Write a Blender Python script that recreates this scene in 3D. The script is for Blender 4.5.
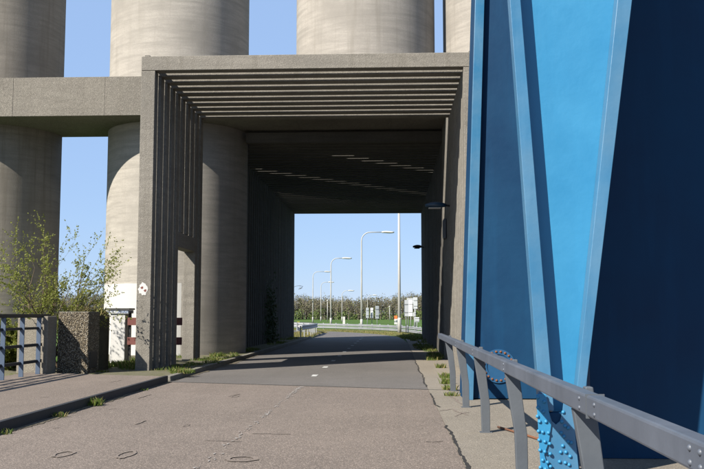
import bpy, math, random
from mathutils import Vector, Matrix
R = math.radians
random.seed(7)
for o in list(bpy.data.objects): bpy.data.objects.remove(o)
scn = bpy.context.scene
COL = scn.collection

# ---------------------------------------------------------------- camera
FPX, EYE = 890.0, 1.45
PITCH = math.atan(79.5 / FPX)
YAW = math.atan(40 / FPX * math.cos(PITCH))
cam = bpy.data.cameras.new('camera')
cam.sensor_width = 36.0
cam.lens = 36.0 * FPX / 704.0
cam.clip_start, cam.clip_end = 0.1, 6000
camo = bpy.data.objects.new('camera', cam); COL.objects.link(camo)
camo.location = (0, 0, EYE)
camo.rotation_euler = (math.pi / 2 + PITCH, 0, YAW)
scn.camera = camo

# ---------------------------------------------------------------- sky, sun, exposure
SUN_EL, SUN_PHI = R(38.5), R(43)             # sun behind the camera, to its left
sdir = Vector((-math.sin(SUN_PHI) * math.cos(SUN_EL), -math.cos(SUN_PHI) * math.cos(SUN_EL), math.sin(SUN_EL)))
w = bpy.data.worlds.new('World'); scn.world = w; w.use_nodes = True
nt = w.node_tree
sky = nt.nodes.new('ShaderNodeTexSky'); sky.sky_type = 'NISHITA'; sky.sun_disc = False
sky.sun_elevation = SUN_EL; sky.sun_rotation = math.atan2(sdir.x, sdir.y)
sky.altitude = 0; sky.air_density = 1.0; sky.dust_density = 0.0; sky.ozone_density = 3.0
bg = nt.nodes['Background']; bg.inputs['Strength'].default_value = 0.055
hz = nt.nodes.new('ShaderNodeMix'); hz.data_type = 'RGBA'; hz.inputs[0].default_value = 0.74   # evenly milky spring sky
nt.links.new(sky.outputs[0], hz.inputs[6]); hz.inputs[7].default_value = (3.1, 4.55, 7.3, 1)
nt.links.new(hz.outputs[2], bg.inputs['Color'])
sl = bpy.data.lights.new('sun', 'SUN'); sl.energy = 5.0; sl.angle = R(0.53); sl.color = (1.0, 0.94, 0.84)
so = bpy.data.objects.new('sun', sl); COL.objects.link(so)
so.location = sdir * 60
so.rotation_euler = sdir.to_track_quat('Z', 'Y').to_euler()
vs = scn.view_settings
vs.view_transform = 'Standard'; vs.look = 'None'; vs.gamma = 1.0; vs.use_curve_mapping = False
vs.exposure = 1.29
scn.render.resolution_x, scn.render.resolution_y = 1024, 682

# ---------------------------------------------------------------- pixel helpers (photo 704 x 469)
def ray(px, py):
    x, y = (px - 352) / FPX, -(py - 234.5) / FPX
    fy = math.cos(PITCH) - y * math.sin(PITCH); uz = math.sin(PITCH) + y * math.cos(PITCH)
    return Vector((x * math.cos(YAW) - fy * math.sin(YAW), x * math.sin(YAW) + fy * math.cos(YAW), uz))
def onY(px, py, Y):
    v = ray(px, py); return v * (Y / v.y) + Vector((0, 0, EYE))
def onZ(px, py, z=0.0):
    v = ray(px, py); return v * ((z - EYE) / v.z) + Vector((0, 0, EYE))

# ---------------------------------------------------------------- materials
class N:
    def __init__(s, name):
        s.m = bpy.data.materials.new(name); s.m.use_nodes = True
        s.t = s.m.node_tree; s.b = s.t.nodes['Principled BSDF']
        g = s.t.nodes.new('ShaderNodeNewGeometry'); s.pos = g.outputs['Position']
    def L(s, a, b): s.t.links.new(a, b)
    def scl(s, v, src=None):
        m = s.t.nodes.new('ShaderNodeVectorMath'); m.operation = 'MULTIPLY'
        s.L(src or s.pos, m.inputs[0]); m.inputs[1].default_value = v; return m.outputs[0]
    def noise(s, scale, detail=4, rough=.55, vec=None, dist=0):
        n = s.t.nodes.new('ShaderNodeTexNoise'); n.inputs['Scale'].default_value = scale
        n.inputs['Detail'].default_value = detail; n.inputs['Roughness'].default_value = rough
        n.inputs['Distortion'].default_value = dist
        s.L(vec or s.pos, n.inputs['Vector']); return n.outputs['Fac']
    def voro(s, scale, out='Distance', feature='F1', vec=None):
        n = s.t.nodes.new('ShaderNodeTexVoronoi'); n.feature = feature; n.inputs['Scale'].default_value = scale
        s.L(vec or s.pos, n.inputs['Vector']); return n.outputs[out]
    def ramp(s, fac, stops):
        n = s.t.nodes.new('ShaderNodeValToRGB'); e = n.color_ramp.elements
        while len(e) < len(stops): e.new(.5)
        for k, (p, c) in enumerate(stops):
            e[k].position = p; e[k].color = (*c, 1) if isinstance(c, tuple) else (c, c, c, 1)
        s.L(fac, n.inputs[0]); return n.outputs[0]
    def mix(s, fac, a, b, mode='MIX'):
        n = s.t.nodes.new('ShaderNodeMix'); n.data_type = 'RGBA'; n.blend_type = mode
        if isinstance(fac, (int, float)): n.inputs[0].default_value = fac
        else: s.L(fac, n.inputs[0])
        for k, v in ((6, a), (7, b)):
            if isinstance(v, tuple): n.inputs[k].default_value = (*v, 1)
            else: s.L(v, n.inputs[k])
        return n.outputs[2]
    def math(s, op, a, b=0.0, clamp=False):
        n = s.t.nodes.new('ShaderNodeMath'); n.operation = op; n.use_clamp = clamp
        for k, v in ((0, a), (1, b)):
            if isinstance(v, (int, float)): n.inputs[k].default_value = v
            else: s.L(v, n.inputs[k])
        return n.outputs[0]
    def sep(s):
        n = s.t.nodes.new('ShaderNodeSeparateXYZ'); s.L(s.pos, n.inputs[0]); return n.outputs
    def rnd(s):
        n = s.t.nodes.new('ShaderNodeObjectInfo'); return n.outputs['Random']
    def bump(s, h, strength=.4, dist=.01):
        n = s.t.nodes.new('ShaderNodeBump'); n.inputs['Strength'].default_value = strength
        n.inputs['Distance'].default_value = dist; s.L(h, n.inputs['Height']); s.L(n.outputs[0], s.b.inputs['Normal'])
    def out(s, col, rough=.8, spec=.3, metal=0):
        if isinstance(col, tuple): s.b.inputs['Base Color'].default_value = (*mul(col, ALB), 1)
        else:
            v = s.t.nodes.new('ShaderNodeVectorMath'); v.operation = 'SCALE'; v.inputs['Scale'].default_value = ALB
            s.L(col, v.inputs[0]); s.L(v.outputs[0], s.b.inputs['Base Color'])
        if isinstance(rough, (int, float)): s.b.inputs['Roughness'].default_value = rough
        else: s.L(rough, s.b.inputs['Roughness'])
        s.b.inputs['Specular IOR Level'].default_value = spec; s.b.inputs['Metallic'].default_value = metal
        return s.m
M = {}
ALB = .55
def mul(c, k): return tuple(min(1, v * k) for v in c)
def concrete(name, c, agg=0.0, lift=False, white=False, streak=.5):
    n = N(name)
    big = n.noise(.55, 5, .6); fine = n.noise(26, 4, .7)
    board = n.noise(1.0, 5, .65, n.scl((.7, .7, 7.0)))
    col = n.ramp(big, [(.28, mul(c, .70)), (.5, c), (.72, mul(c, 1.16))])
    col = n.mix(n.ramp(board, [(.40, 0.), (.66, .8)]), col, mul(c, .70))
    drip = n.noise(1.0, 5, .6, n.scl((5.0, 5.0, .22)))
    col = n.mix(n.ramp(drip, [(.52, 0.), (.78, streak)]), col, mul((c[0], c[1] * .97, c[2] * .9), .55))
    col = n.mix(n.ramp(fine, [(.3, .5), (.65, 0.)]), col, mul(c, .66))
    h = fine
    if agg:
        v = n.voro(58, 'Color'); d = n.voro(58, 'Distance')
        col = n.mix(n.math('MULTIPLY', n.ramp(v, [(.2, 0.), (.75, 1.)]), agg), col, mul(c, .42))
        col = n.mix(n.math('MULTIPLY', n.ramp(n.voro(71, 'Color'), [(.62, 0.), (.8, 1.)]), agg), col, mul(c, 1.75))
        col = n.mix(n.ramp(n.noise(3.2, 5, .7), [(.58, 0.), (.75, .55)]), col, mul(c, .5))
        h = d
    if lift:
        z = n.sep()[2]
        fr = n.math('FRACT', n.math('DIVIDE', z, 1.28))
        line = n.ramp(fr, [(0., 1.), (.018, 0.), (.98, 0.), (1., 1.)])
        col = n.mix(n.math('MULTIPLY', line, .22), col, mul(c, .5))
    if white:
        z = n.sep()[2]
        e = n.math('ADD', z, n.math('MULTIPLY', n.noise(3, 3), .05))
        col = n.mix(n.ramp(n.math('MULTIPLY', n.math('LESS_THAN', e, 2.5), n.math('LESS_THAN', n.sep()[0], -7.0)), [(0., 0.), (1., .93)]), col, (.66, .65, .62))
    n.bump(h, .5 if agg else .3, .012)
    M[name] = n.out(col, .88, .25)
concrete('column', (.49, .452, .40), lift=True, streak=.6)
concrete('column_brown', (.40, .357, .297), lift=True, streak=.8)
concrete('column_white', (.50, .462, .405), lift=True, white=True, streak=.35)
concrete('slab', (.30, .272, .23), agg=.5, streak=.75)
concrete('portal', (.32, .295, .255), agg=.27, streak=.7)
concrete('shaded_portal', (.15, .14, .125), agg=.2, streak=.5)  # same portal concrete, darkened so its colour carries the passage shade
concrete('pier', (.36, .32, .26), agg=.25, streak=.5)
concrete('kerbstone', (.30, .28, .24), agg=.3)

def aggregate():
    n = N('aggregate'); v = n.voro(40, 'Color'); d = n.voro(40, 'Distance')
    col = n.ramp(v, [(.1, (.035, .03, .024)), (.4, (.16, .125, .08)), (.65, (.32, .26, .17)), (.9, (.52, .47, .38))])
    col = n.mix(n.ramp(d, [(.4, 0.), (.75, .8)]), col, (.05, .043, .033))
    n.bump(n.math('SUBTRACT', 1.0, d), .9, .03); M['aggregate'] = n.out(col, .85)
    n = N('mossy'); a = n.noise(4, 5, .65); f = n.noise(40, 3)
    col = n.ramp(a, [(.3, (.03, .032, .016)), (.6, (.075, .07, .04)), (.8, (.13, .115, .075))])
    col = n.mix(n.ramp(f, [(.4, .5), (.7, 0.)]), col, (.02, .02, .012)); n.bump(f, .5, .02)
    M['mossy'] = n.out(col, .9)
aggregate()

def asphalt(name, c, speck, rut=0.0):
    n = N(name)
    big = n.noise(.35, 5, .6); mid = n.noise(2.6, 5, .65); f = n.noise(95, 3, .75)
    col = n.ramp(big, [(.32, mul(c, .80)), (.68, mul(c, 1.14))])
    col = n.mix(n.ramp(mid, [(.35, .5), (.65, 0.)]), col, mul(c, .74))
    lng = n.noise(1.0, 4, .6, n.scl((1.5, .10, 1)))
    col = n.mix(n.ramp(lng, [(.5, 0.), (.72, .4 + rut)]), col, mul(c, .68))
    v = n.voro(78, 'Color')
    col = n.mix(n.ramp(v, [(.68, 0.), (.8, speck)]), col, mul(c, 1.9))
    col = n.mix(n.ramp(v, [(.10, speck), (.28, 0.)]), col, mul(c, .38))
    col = n.mix(n.ramp(f, [(.35, .6), (.6, 0.)]), col, mul(c, .55))
    cr = n.voro(.55, 'Distance', 'DISTANCE_TO_EDGE', n.mix(.10, n.pos, n.noise(2.5, 5, .7)))
    st = n.noise(5.5, 3, .6)
    col = n.mix(n.ramp(st, [(.70, 0.), (.76, .5)]), col, mul(c, .45))
    n.bump(n.math('ADD', f, n.voro(62, 'Distance')), .6, .008)
    M[name] = n.out(col, .86, .3)
asphalt('deck_asphalt', (.268, .219, .184), .8, .3)
asphalt('grey_asphalt', (.195, .178, .165), .45)
asphalt('walk_asphalt', (.265, .215, .178), .5)
asphalt('strip_concrete', (.335, .295, .24), .4)
asphalt('far_asphalt', (.20, .185, .17), .3)

def paint(name, c, c2, rough=.35, wear=.25, spec=.5, scale=1.2, chips=True):
    n = N(name)
    a = n.noise(scale, 5, .62); st = n.noise(1.0, 5, .6, n.scl((4, 4, .35))); f = n.noise(60, 3, .6)
    col = n.ramp(a, [(.3, c), (.72, c2)])
    col = n.mix(n.ramp(st, [(.5, 0.), (.8, wear)]), col, mul(c2, 1.5))
    col = n.mix(n.ramp(f, [(.62, 0.), (.75, wear * .5)]), col, mul(c, .6))
    if chips:
        v = n.noise(9, 6, .75)
        col = n.mix(n.ramp(v, [(.735, 0.), (.75, .85)]), col, (.5, .46, .42))
    n.bump(n.noise(3.5, 4, .6), .2, .025)
    M[name] = n.out(col, n.ramp(a, [(.2, rough), (.8, min(1, rough + .2))]), spec)
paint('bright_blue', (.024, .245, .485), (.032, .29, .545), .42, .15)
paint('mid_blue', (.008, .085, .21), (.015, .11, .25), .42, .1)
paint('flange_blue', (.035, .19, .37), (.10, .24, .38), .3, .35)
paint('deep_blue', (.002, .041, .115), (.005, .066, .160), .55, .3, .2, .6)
paint('rail_grey', (.082, .098, .128), (.125, .142, .178), .42, .4)
paint('post_grey', (.085, .10, .12), (.12, .135, .155), .5, .25)
paint('railing_blue', (.06, .095, .16), (.08, .12, .19), .45, .25)
paint('railing_dark', (.012, .014, .02), (.02, .023, .03), .45, .2, chips=False)
paint('galvanised', (.36, .375, .39), (.45, .465, .48), .5, .15, chips=False)
paint('pole_paint', (.50, .49, .46), (.60, .59, .56), .45, .1, chips=False)
paint('lamp_head', (.62, .61, .57), (.7, .69, .65), .4, .1, chips=False)
paint('sign_back', (.62, .65, .68), (.72, .74, .76), .4, .1, chips=False)
paint('lamp_blue', (.012, .06, .13), (.02, .085, .17), .3, .1, chips=False)
paint('black_metal', (.012, .012, .014), (.02, .02, .022), .5, .1, chips=False)
paint('white_paint', (.66, .65, .62), (.74, .73, .70), .6, .15, chips=False)
paint('steel_kerb', (.012, .014, .018), (.028, .03, .036), .6, .2, chips=False)
paint('rust', (.16, .06, .025), (.26, .10, .04), .8, .2, chips=False)
paint('red_paint', (.15, .035, .025), (.21, .06, .045), .5, .2, chips=False)
paint('orange', (.8, .18, .03), (.8, .2, .04), .6, .1, chips=False)
paint('yellow', (.75, .7, .02), (.8, .75, .03), .6, .1, chips=False)

def simple(name, stops, scale, rough=.85, trans=0.0, vec=None):
    n = N(name); f = n.noise(scale, 4, .65)
    col = n.ramp(f, stops); m = n.out(col, rough, .25)
    if trans:
        t = n.t.nodes.new('ShaderNodeBsdfTranslucent'); n.L(col, t.inputs['Color'])
        mx = n.t.nodes.new('ShaderNodeMixShader'); mx.inputs[0].default_value = trans
        o = n.t.nodes['Material Output']; n.L(n.b.outputs[0], mx.inputs[1]); n.L(t.outputs[0], mx.inputs[2]); n.L(mx.outputs[0], o.inputs[0])
    M[name] = m
simple('bark', [(.3, (.09, .065, .04)), (.7, (.19, .14, .09))], 14)
simple('leaf', [(.3, (.17, .20, .03)), (.7, (.33, .35, .08))], 6, .6, .35)
simple('weed', [(.3, (.08, .14, .02)), (.7, (.20, .26, .05))], 5, .7, .3)
simple('dry_grass', [(.3, (.30, .25, .09)), (.7, (.42, .36, .16))], 5, .8, .3)
simple('ivy', [(.3, (.025, .05, .015)), (.7, (.06, .09, .03))], 4, .5, .2)
simple('far_twigs', [(.3, (.17, .155, .115)), (.7, (.24, .215, .16))], .08, .9)  # lightened and greyed so the colour itself carries distance haze
simple('far_leaf', [(.3, (.12, .13, .05)), (.7, (.21, .20, .09))], .06, .9)
simple('far_bush', [(.3, (.10, .145, .04)), (.7, (.17, .22, .065))], .1, .9)
def ground_mat():
    n = N('ground'); a = n.noise(.06, 5, .6); b = n.noise(1.6, 6, .7)
    col = n.ramp(a, [(.3, (.055, .13, .02)), (.6, (.085, .17, .03)), (.8, (.14, .19, .05))])
    col = n.mix(n.ramp(b, [(.45, 0.), (.7, .6)]), col, (.17, .15, .06)); n.bump(b, .6, .05)
    M['ground'] = n.out(col, .95, .1)
    n = N('verge'); b = n.noise(2.2, 6, .7)
    col = n.ramp(b, [(.3, (.07, .12, .025)), (.55, (.19, .19, .06)), (.75, (.30, .26, .11))]); n.bump(b, .6, .05)
    M['verge'] = n.out(col, .95, .1)
    n = N('mossy_path'); b = n.noise(3.0, 6, .7); f = n.noise(40, 3, .7)
    col = n.ramp(b, [(.35, (.24, .22, .17)), (.55, (.19, .18, .11)), (.72, (.11, .14, .04))])
    col = n.mix(n.ramp(f, [(.3, .5), (.6, 0.)]), col, (.08, .075, .055)); n.bump(f, .5, .02)
    M['mossy_path'] = n.out(col, .95, .1)
    n = N('worn_white'); b = n.noise(17, 6, .8); 
    col = n.mix(n.ramp(b, [(.46, .05), (.62, .9)]), (.46, .43, .40), (.225, .18, .148)); M['worn_white'] = n.out(col, .8)
    n = N('ghost_white'); b = n.noise(11, 6, .8); c = n.noise(.9, 2, .5)
    col = n.mix(n.ramp(n.math('ADD', n.math('MULTIPLY', b, .6), n.math('MULTIPLY', c, .5)), [(.41, .15), (.52, 1.)]), (.42, .39, .36), (.222, .178, .145)); M['ghost_white'] = n.out(col, .8)
    n = N('dash_white'); b = n.noise(14, 5, .7)
    col = n.mix(n.ramp(b, [(.56, 0.), (.66, 1.)]), (.62, .62, .6), (.19, .175, .16)); M['dash_white'] = n.out(col, .8)
    n = N('tar'); b = n.noise(20, 4, .7)
    col = n.ramp(b, [(.35, (.02, .019, .018)), (.62, (.055, .05, .045)), (.72, (.2, .17, .14))]); M['tar'] = n.out(col, .7)
    n = N('faint_tar'); b = n.noise(24, 4, .7)
    col = n.ramp(b, [(.36, (.19, .157, .133)), (.50, (.265, .217, .183))]); M['faint_tar'] = n.out(col, .8)
    n = N('dirt'); b = n.noise(16, 6, .75)
    col = n.ramp(b, [(.3, (.09, .075, .05)), (.6, (.20, .17, .12)), (.75, (.27, .23, .18))]); n.bump(b, .8, .02); M['dirt'] = n.out(col, .95)
    n = N('graffiti'); b = n.noise(7, 3, .6)
    col = n.ramp(b, [(.42, (.6, .62, .66)), (.5, (.08, .14, .28)), (.6, (.45, .5, .58))]); M['graffiti'] = n.out(col, .6)
ground_mat()
_n = N('water'); _n.bump(_n.noise(.8, 4, .6), .3, .3); M['water'] = _n.out((.02, .035, .04), .08, .5)

# ---------------------------------------------------------------- mesh helpers
class MB:
    def __init__(s): s.v, s.f, s.mi, s.sm = [], [], [], []
    def face(s, idx, mi=0, sm=False): s.f.append(idx); s.mi.append(mi); s.sm.append(sm)
    def box(s, x0, x1, y0, y1, z0, z1, mi=0):
        b = len(s.v)
        s.v += [(x, y, z) for z in (z0, z1) for y in (y0, y1) for x in (x0, x1)]
        for q in ((0, 2, 3, 1), (4, 5, 7, 6), (0, 1, 5, 4), (2, 6, 7, 3), (0, 4, 6, 2), (1, 3, 7, 5)):
            s.face(tuple(b + k for k in q), mi)
        return s
    def prism_xz(s, pts, y0, y1, mi=0):          # pts counter-clockwise seen from -Y
        b = len(s.v); n = len(pts)
        s.v += [(x, y0, z) for x, z in pts] + [(x, y1, z) for x, z in pts]
        s.face(tuple(b + k for k in range(n)), mi); s.face(tuple(b + n + k for k in reversed(range(n))), mi)
        for k in range(n):
            j = (k + 1) % n; s.face((b + k, b + n + k, b + n + j, b + j), mi)
        return s
    def prism_xy(s, pts, z0, z1, mi=0):          # pts counter-clockwise from above
        b = len(s.v); n = len(pts)
        s.v += [(x, y, z0) for x, y in pts] + [(x, y, z1) for x, y in pts]
        s.face(tuple(b + k for k in reversed(range(n))), mi); s.face(tuple(b + n + k for k in range(n)), mi)
        for k in range(n):
            j = (k + 1) % n; s.face((b + k, b + j, b + n + j, b + n + k), mi)
        return s
    def sheet(s, pts, z, mi=0):
        b = len(s.v); s.v += [(p[0], p[1], z) for p in pts]; s.face(tuple(range(b, b + len(pts))), mi); return s
    def tube(s, pts, rad, n=8, mi=0, cap=True):
        b = len(s.v); pts = [Vector(p) for p in pts]; m = len(pts)
        if not isinstance(rad, (list, tuple)): rad = [rad] * m
        up = None
        for k, p in enumerate(pts):
            d = (pts[min(k + 1, m - 1)] - pts[max(k - 1, 0)]).normalized()
            if up is None:
                up = Vector((0, 0, 1)) if abs(d.z) < .9 else Vector((1, 0, 0))
            a = d.cross(up).normalized(); c = a.cross(d).normalized(); up = c
            for j in range(n):
                t = 2 * math.pi * j / n
                s.v.append(tuple(p + (a * math.cos(t) + c * math.sin(t)) * rad[k]))
        for k in range(m - 1):
            for j in range(n):
                j2 = (j + 1) % n
                s.face((b + k * n + j, b + k * n + j2, b + (k + 1) * n + j2, b + (k + 1) * n + j), mi, True)
        if cap:
            s.face(tuple(b + j for j in reversed(range(n))), mi); s.face(tuple(b + (m - 1) * n + j for j in range(n)), mi)
        return s
    def leaf(s, p, d, up, l, wd, mi=0):
        b = len(s.v); a = d.cross(up)
        if a.length < 1e-3: a = d.cross(Vector((1, 0.3, 0)))
        a.normalize()
        nn = a.cross(d)
        s.v += [tuple(p), tuple(p + d * l * .5 + a * wd * .5 + nn * l * .08), tuple(p + d * l), tuple(p + d * l * .5 - a * wd * .5 + nn * l * .08)]
        s.face((b, b + 1, b + 2, b + 3), mi); return s
    def mesh(s, name, mats):
        me = bpy.data.meshes.new(name); me.from_pydata(s.v, [], s.f)
        for m in (mats if isinstance(mats, (list, tuple)) else [mats]): me.materials.append(M[m])
        me.polygons.foreach_set('material_index', s.mi); me.polygons.foreach_set('use_smooth', s.sm)
        me.update(); return me
    def build(s, name, mats, parent=None, bevel=0, loc=None):
        return link(name, s.mesh(name, mats), parent, bevel, loc)
def link(name, me, parent=None, bevel=0, loc=None):
    o = bpy.data.objects.new(name, me); COL.objects.link(o); o.parent = parent
    if loc: o.location = loc
    if bevel:
        b = o.modifiers.new('bevel', 'BEVEL'); b.width = bevel; b.segments = 2; b.limit_method = 'ANGLE'
    return o
def tag(o, label=None, cat=None, group=None, kind=None):
    if label: o['label'] = label
    if cat: o['category'] = cat
    if group: o['group'] = group
    if kind: o['kind'] = kind
    return o
def empty(name, loc, label, cat, group=None):
    o = bpy.data.objects.new(name, None); COL.objects.link(o); o.location = loc; o.empty_display_size = .2
    return tag(o, label, cat, group)
def rv(): 
    while True:
        v = Vector((random.uniform(-1, 1), random.uniform(-1, 1), random.uniform(-1, 1)))
        if .05 < v.length < 1: return v.normalized()

# ================================================================ THE SETTING
JS = -.314                                              # skew of the bridge joint
def jy(x): return 17.55 + JS * (x - .0)
XL, XR = -4.80, .69
tag(MB().sheet([(-3000, 19.0), (3000, 19.0), (3000, 5000), (-3000, 5000)], -.03).build('ground', 'ground'), kind='structure')
tag(MB().sheet([(-3000, -1500), (3000, -1500), (3000, 19.5), (-3000, 19.5)], -6.0).build('water', 'water'), kind='structure')
m = MB(); m.box(-300, 300, 19.0, 19.4, -7, -.035); tag(m.build('quay_wall', 'slab'), kind='structure')
m = MB(); m.box(-8.4, 7.5, -60, 18.9, -1.4, -.05); tag(m.build('bridge_deck', 'slab'), kind='structure')
def strip(name, L, Rr, z, mat):
    m = MB(); b = len(m.v)
    for (lx, ly), (rx, ry) in zip(L, Rr): m.v += [(lx, ly, z), (rx, ry, z)]
    for k in range(len(L) - 1): m.face((2 * k, 2 * k + 1, 2 * k + 3, 2 * k + 2))
    return tag(m.build(name, mat), kind='structure')
# bridge deck this side of the joint, approach road beyond it
strip('bridge_deck_road', [(XL, -60), (XL, jy(XL))], [(XR, -60), (XR, jy(XR))], 0, 'deck_asphalt')
def bez(p0, p1, p2, n): return [((1-t)**2*p0[0]+2*t*(1-t)*p1[0]+t*t*p2[0], (1-t)**2*p0[1]+2*t*(1-t)*p1[1]+t*t*p2[1]) for t in [k/(n-1) for k in range(n)]]
inner = [(XL, jy(XL) + .06), (-4.75, 30), (-4.75, 44), (-4.8, 53)] + bez((-4.85, 57), (-5.1, 82), (-34, 92), 14)[0:]
outer = [(XR, jy(XR) + .06), (.72, 30), (.8, 44), (.62, 53)] + bez((.3, 57), (-2.6, 85), (-34, 98), 14)[0:]
strip('approach_road', inner, outer, .0, 'grey_asphalt')
m = MB(); m.prism_xy([(XL, jy(XL)), (XR + .5, jy(XR + .5)), (XR + .5, jy(XR + .5) + .055), (XL, jy(XL) + .055)], -.02, .006)
tag(m.build('expansion_joint', 'tar'), kind='structure')
# verges of the approach road
strip('verge', [(outer[k][0] + .02, outer[k][1]) for k in range(3, len(outer))],
      [(outer[k][0] + 6.0, outer[k][1] + (0 if k < 5 else 4)) for k in range(3, len(outer))], -.012, 'verge')
strip('verge', [(inner[k][0] - 7.0, inner[k][1] - (0 if k < 5 else 3)) for k in range(3, len(inner))],
      [(inner[k][0] - .02, inner[k][1]) for k in range(3, len(inner))], -.012, 'verge')
# raised pavement on the left of the deck, its steel kerb, and the mossy footway beyond the joint
m = MB(); m.prism_xy([(-8.35, -60), (XL - .08, -60), (XL - .08, jy(XL) + .03), (-8.35, jy(-8.35) + .03)], -.02, .12)
tag(m.build('pavement', 'walk_asphalt'), kind='structure')
m = MB(); m.box(XL - .08, XL, -60, jy(XL) + .02, -.02, .135)
tag(m.build('kerb', 'steel_kerb', bevel=.008), kind='structure')
m = MB(); m.prism_xy([(-9.6, jy(-9.6) + .1), (XL - .16, jy(XL) + .25), (XL - .16, 53.4), (-9.6, 53.4)], -.02, .085)
tag(m.build('footway', 'mossy_path'), kind='structure')
base = MB().box(0, .15, 0, .992, -.02, .11).mesh('kerb_stone', 'kerbstone')
kerb = tag(MB().box(XL - .159, XL - .006, jy(XL) + .25, 53.4, -.025, .05).build('kerb', 'kerbstone'), kind='structure')
y = jy(XL) + .26
while y < 52.4:
    link('kerb_stone', base, kerb, .015, (XL - .158 + random.uniform(-.004, .004), y, random.uniform(-.006, .004))); y += 1.0
# concrete strip at the right of the deck
m = MB(); m.prism_xy([(XR + .004, -60), (7.5, -60), (7.5, 21), (2.3, 21.2), (1.9, 53.4), (.8, 53.4), (.8, 44), (.72, 30), (XR + .004, jy(XR) + .05)], -.028, .004)
tag(m.build('concrete_strip', 'strip_concrete'), kind='structure')
# tar seams and cracks in the surface
def seam(name, pts, wd, mat, jit=.02, z=.008):
    m = MB(); P = []
    for a, b in zip(pts, pts[1:]):
        n = max(2, int((Vector(b) - Vector(a)).length / .06))
        P += [(a[0] + (b[0] - a[0]) * k / n, a[1] + (b[1] - a[1]) * k / n) for k in range(n)]
    P.append(pts[-1])
    L, Rr = [], []; jw = 0; ww = .6
    for k, (x, y) in enumerate(P):
        a = P[max(0, k - 1)]; b = P[min(len(P) - 1, k + 1)]
        d = Vector((b[0] - a[0], b[1] - a[1])).normalized(); n = Vector((-d.y, d.x))
        jw = jw * .88 + random.gauss(0, jit * .55); ww = ww * .8 + .2 * random.uniform(.1, 1.3); j = jw; wl = wd * ww / 2
        L.append((x + n.x * (wl + j), y + n.y * (wl + j))); Rr.append((x - n.x * (wl - j), y - n.y * (wl - j)))
    for k in range(len(P)): m.v += [(*L[k], z), (*Rr[k], z)]
    for k in range(len(P) - 1): m.face((2 * k, 2 * k + 1, 2 * k + 3, 2 * k + 2))
    return tag(m.build(name, mat), kind='structure')
def g(px, py): v = onZ(px, py, 0.008); return (v.x, v.y)
seam('tar_seam', [g(447, 425), g(455, 440), g(461, 455), g(469, 472), g(482, 500)], .05, 'tar', .012)
seam('tar_seam', [g(430, 393), g(434, 400), g(439, 407)], .04, 'tar', .01)
seam('tar_seam', [g(449, 392), g(455, 401), g(461, 404)], .05, 'faint_tar', .015)
seam('tar_seam', [(XR, 18), (.72, 30), (.78, 42)], .04, 'tar', .012)
seam('crack', [g(425, 441), g(432, 441.5), g(442, 440.5)], .05, 'faint_tar', .01)
seam('crack', [g(440, 411), g(452, 409), g(466, 415)], .045, 'faint_tar', .02)
seam('crack', [g(455, 416), g(463, 413), g(470, 412.5)], .04, 'faint_tar', .02)
for a, b in ((g(110, 388), g(122, 386)), (g(40, 404.5), g(48, 404)), (g(138, 398), g(150, 394)), (g(108, 409), g(116, 408)), (g(52, 428), g(60, 427)), (g(205, 440), g(240, 441.5)), (g(228, 396), g(240, 393.5)), (g(135, 424), g(145, 420)), (g(252, 433), g(290, 433.5))):
    seam('crack', [a, b], .045, 'faint_tar', .012, .008 if a[0] > XL else .126)
seam('kerb_dirt', [(XL + .07, 3), (XL + .06, 12), (XL + .05, jy(XL) - .1)], .13, 'dirt', .03, .007)
seam('kerb_dirt', [(XL + .06, jy(XL) + .4), (XL + .06, 30), (XL + .08, 45)], .16, 'dirt', .03, .007)
def ringmark(cx, cy, rx, ry, wd):
    m = MB(); n = 26
    for k in range(n):
        t = 2 * math.pi * k / n; jj = random.uniform(.9, 1.1)
        for q in (1, 1 - wd): m.v.append((cx + rx * q * jj * math.cos(t), cy + ry * q * jj * math.sin(t), .008))
    for k in range(n): m.face((2 * k, 2 * ((k + 1) % n), 2 * ((k + 1) % n) + 1, 2 * k + 1))
    tag(m.build('tar_ring', 'faint_tar'), kind='structure')
for px, py, rx, ry in ((64, 453.5, .10, .22), (126, 454, .085, .26), (242, 458.5, .17, .17), (186, 425, .04, .12), (235, 396, .06, .2)):
    c = g(px, py); ringmark(c[0], c[1], rx, ry, .3)
# painted centre line dashes
def dash(y0, y1, mat, wd=.12, x=-1.83):
    m = MB(); n = 6
    for k in range(n + 1):
        y = y0 + (y1 - y0) * k / n
        m.v += [(x - wd / 2 + random.uniform(-.015, .015), y, .006), (x + wd / 2 + random.uniform(-.015, .015), y, .006)]
    for k in range(n): m.face((2 * k, 2 * k + 1, 2 * k + 3, 2 * k + 2))
    tag(m.build('lane_dash', mat), kind='structure')
random.seed(12); m = MB()
for k in range(420):                                      # flaking remains of the old line on the deck
    y = 17.9 - 12.5 * random.random() ** 1.6
    if random.random() > (.95 if y > 15.6 else .9 if 12.3 < y < 13.3 else .38): continue
    x = -1.83 + random.gauss(0, .028); a_, b_ = random.uniform(.005, .02), random.uniform(.012, .06); n = 6; b0 = len(m.v)
    for q in range(n):
        t = 6.283 * q / n; r_ = random.uniform(.6, 1.2); m.v.append((x + a_ * r_ * math.cos(t), y + b_ * r_ * math.sin(t), .006 + .000004 * k))
    m.face(tuple(range(b0, b0 + n)))
tag(m.build('lane_dash', 'worn_white'), kind='structure')
y = 20.85
while y < 56: dash(y, y + .62, 'dash_white', .13); y += 3.35

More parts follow.
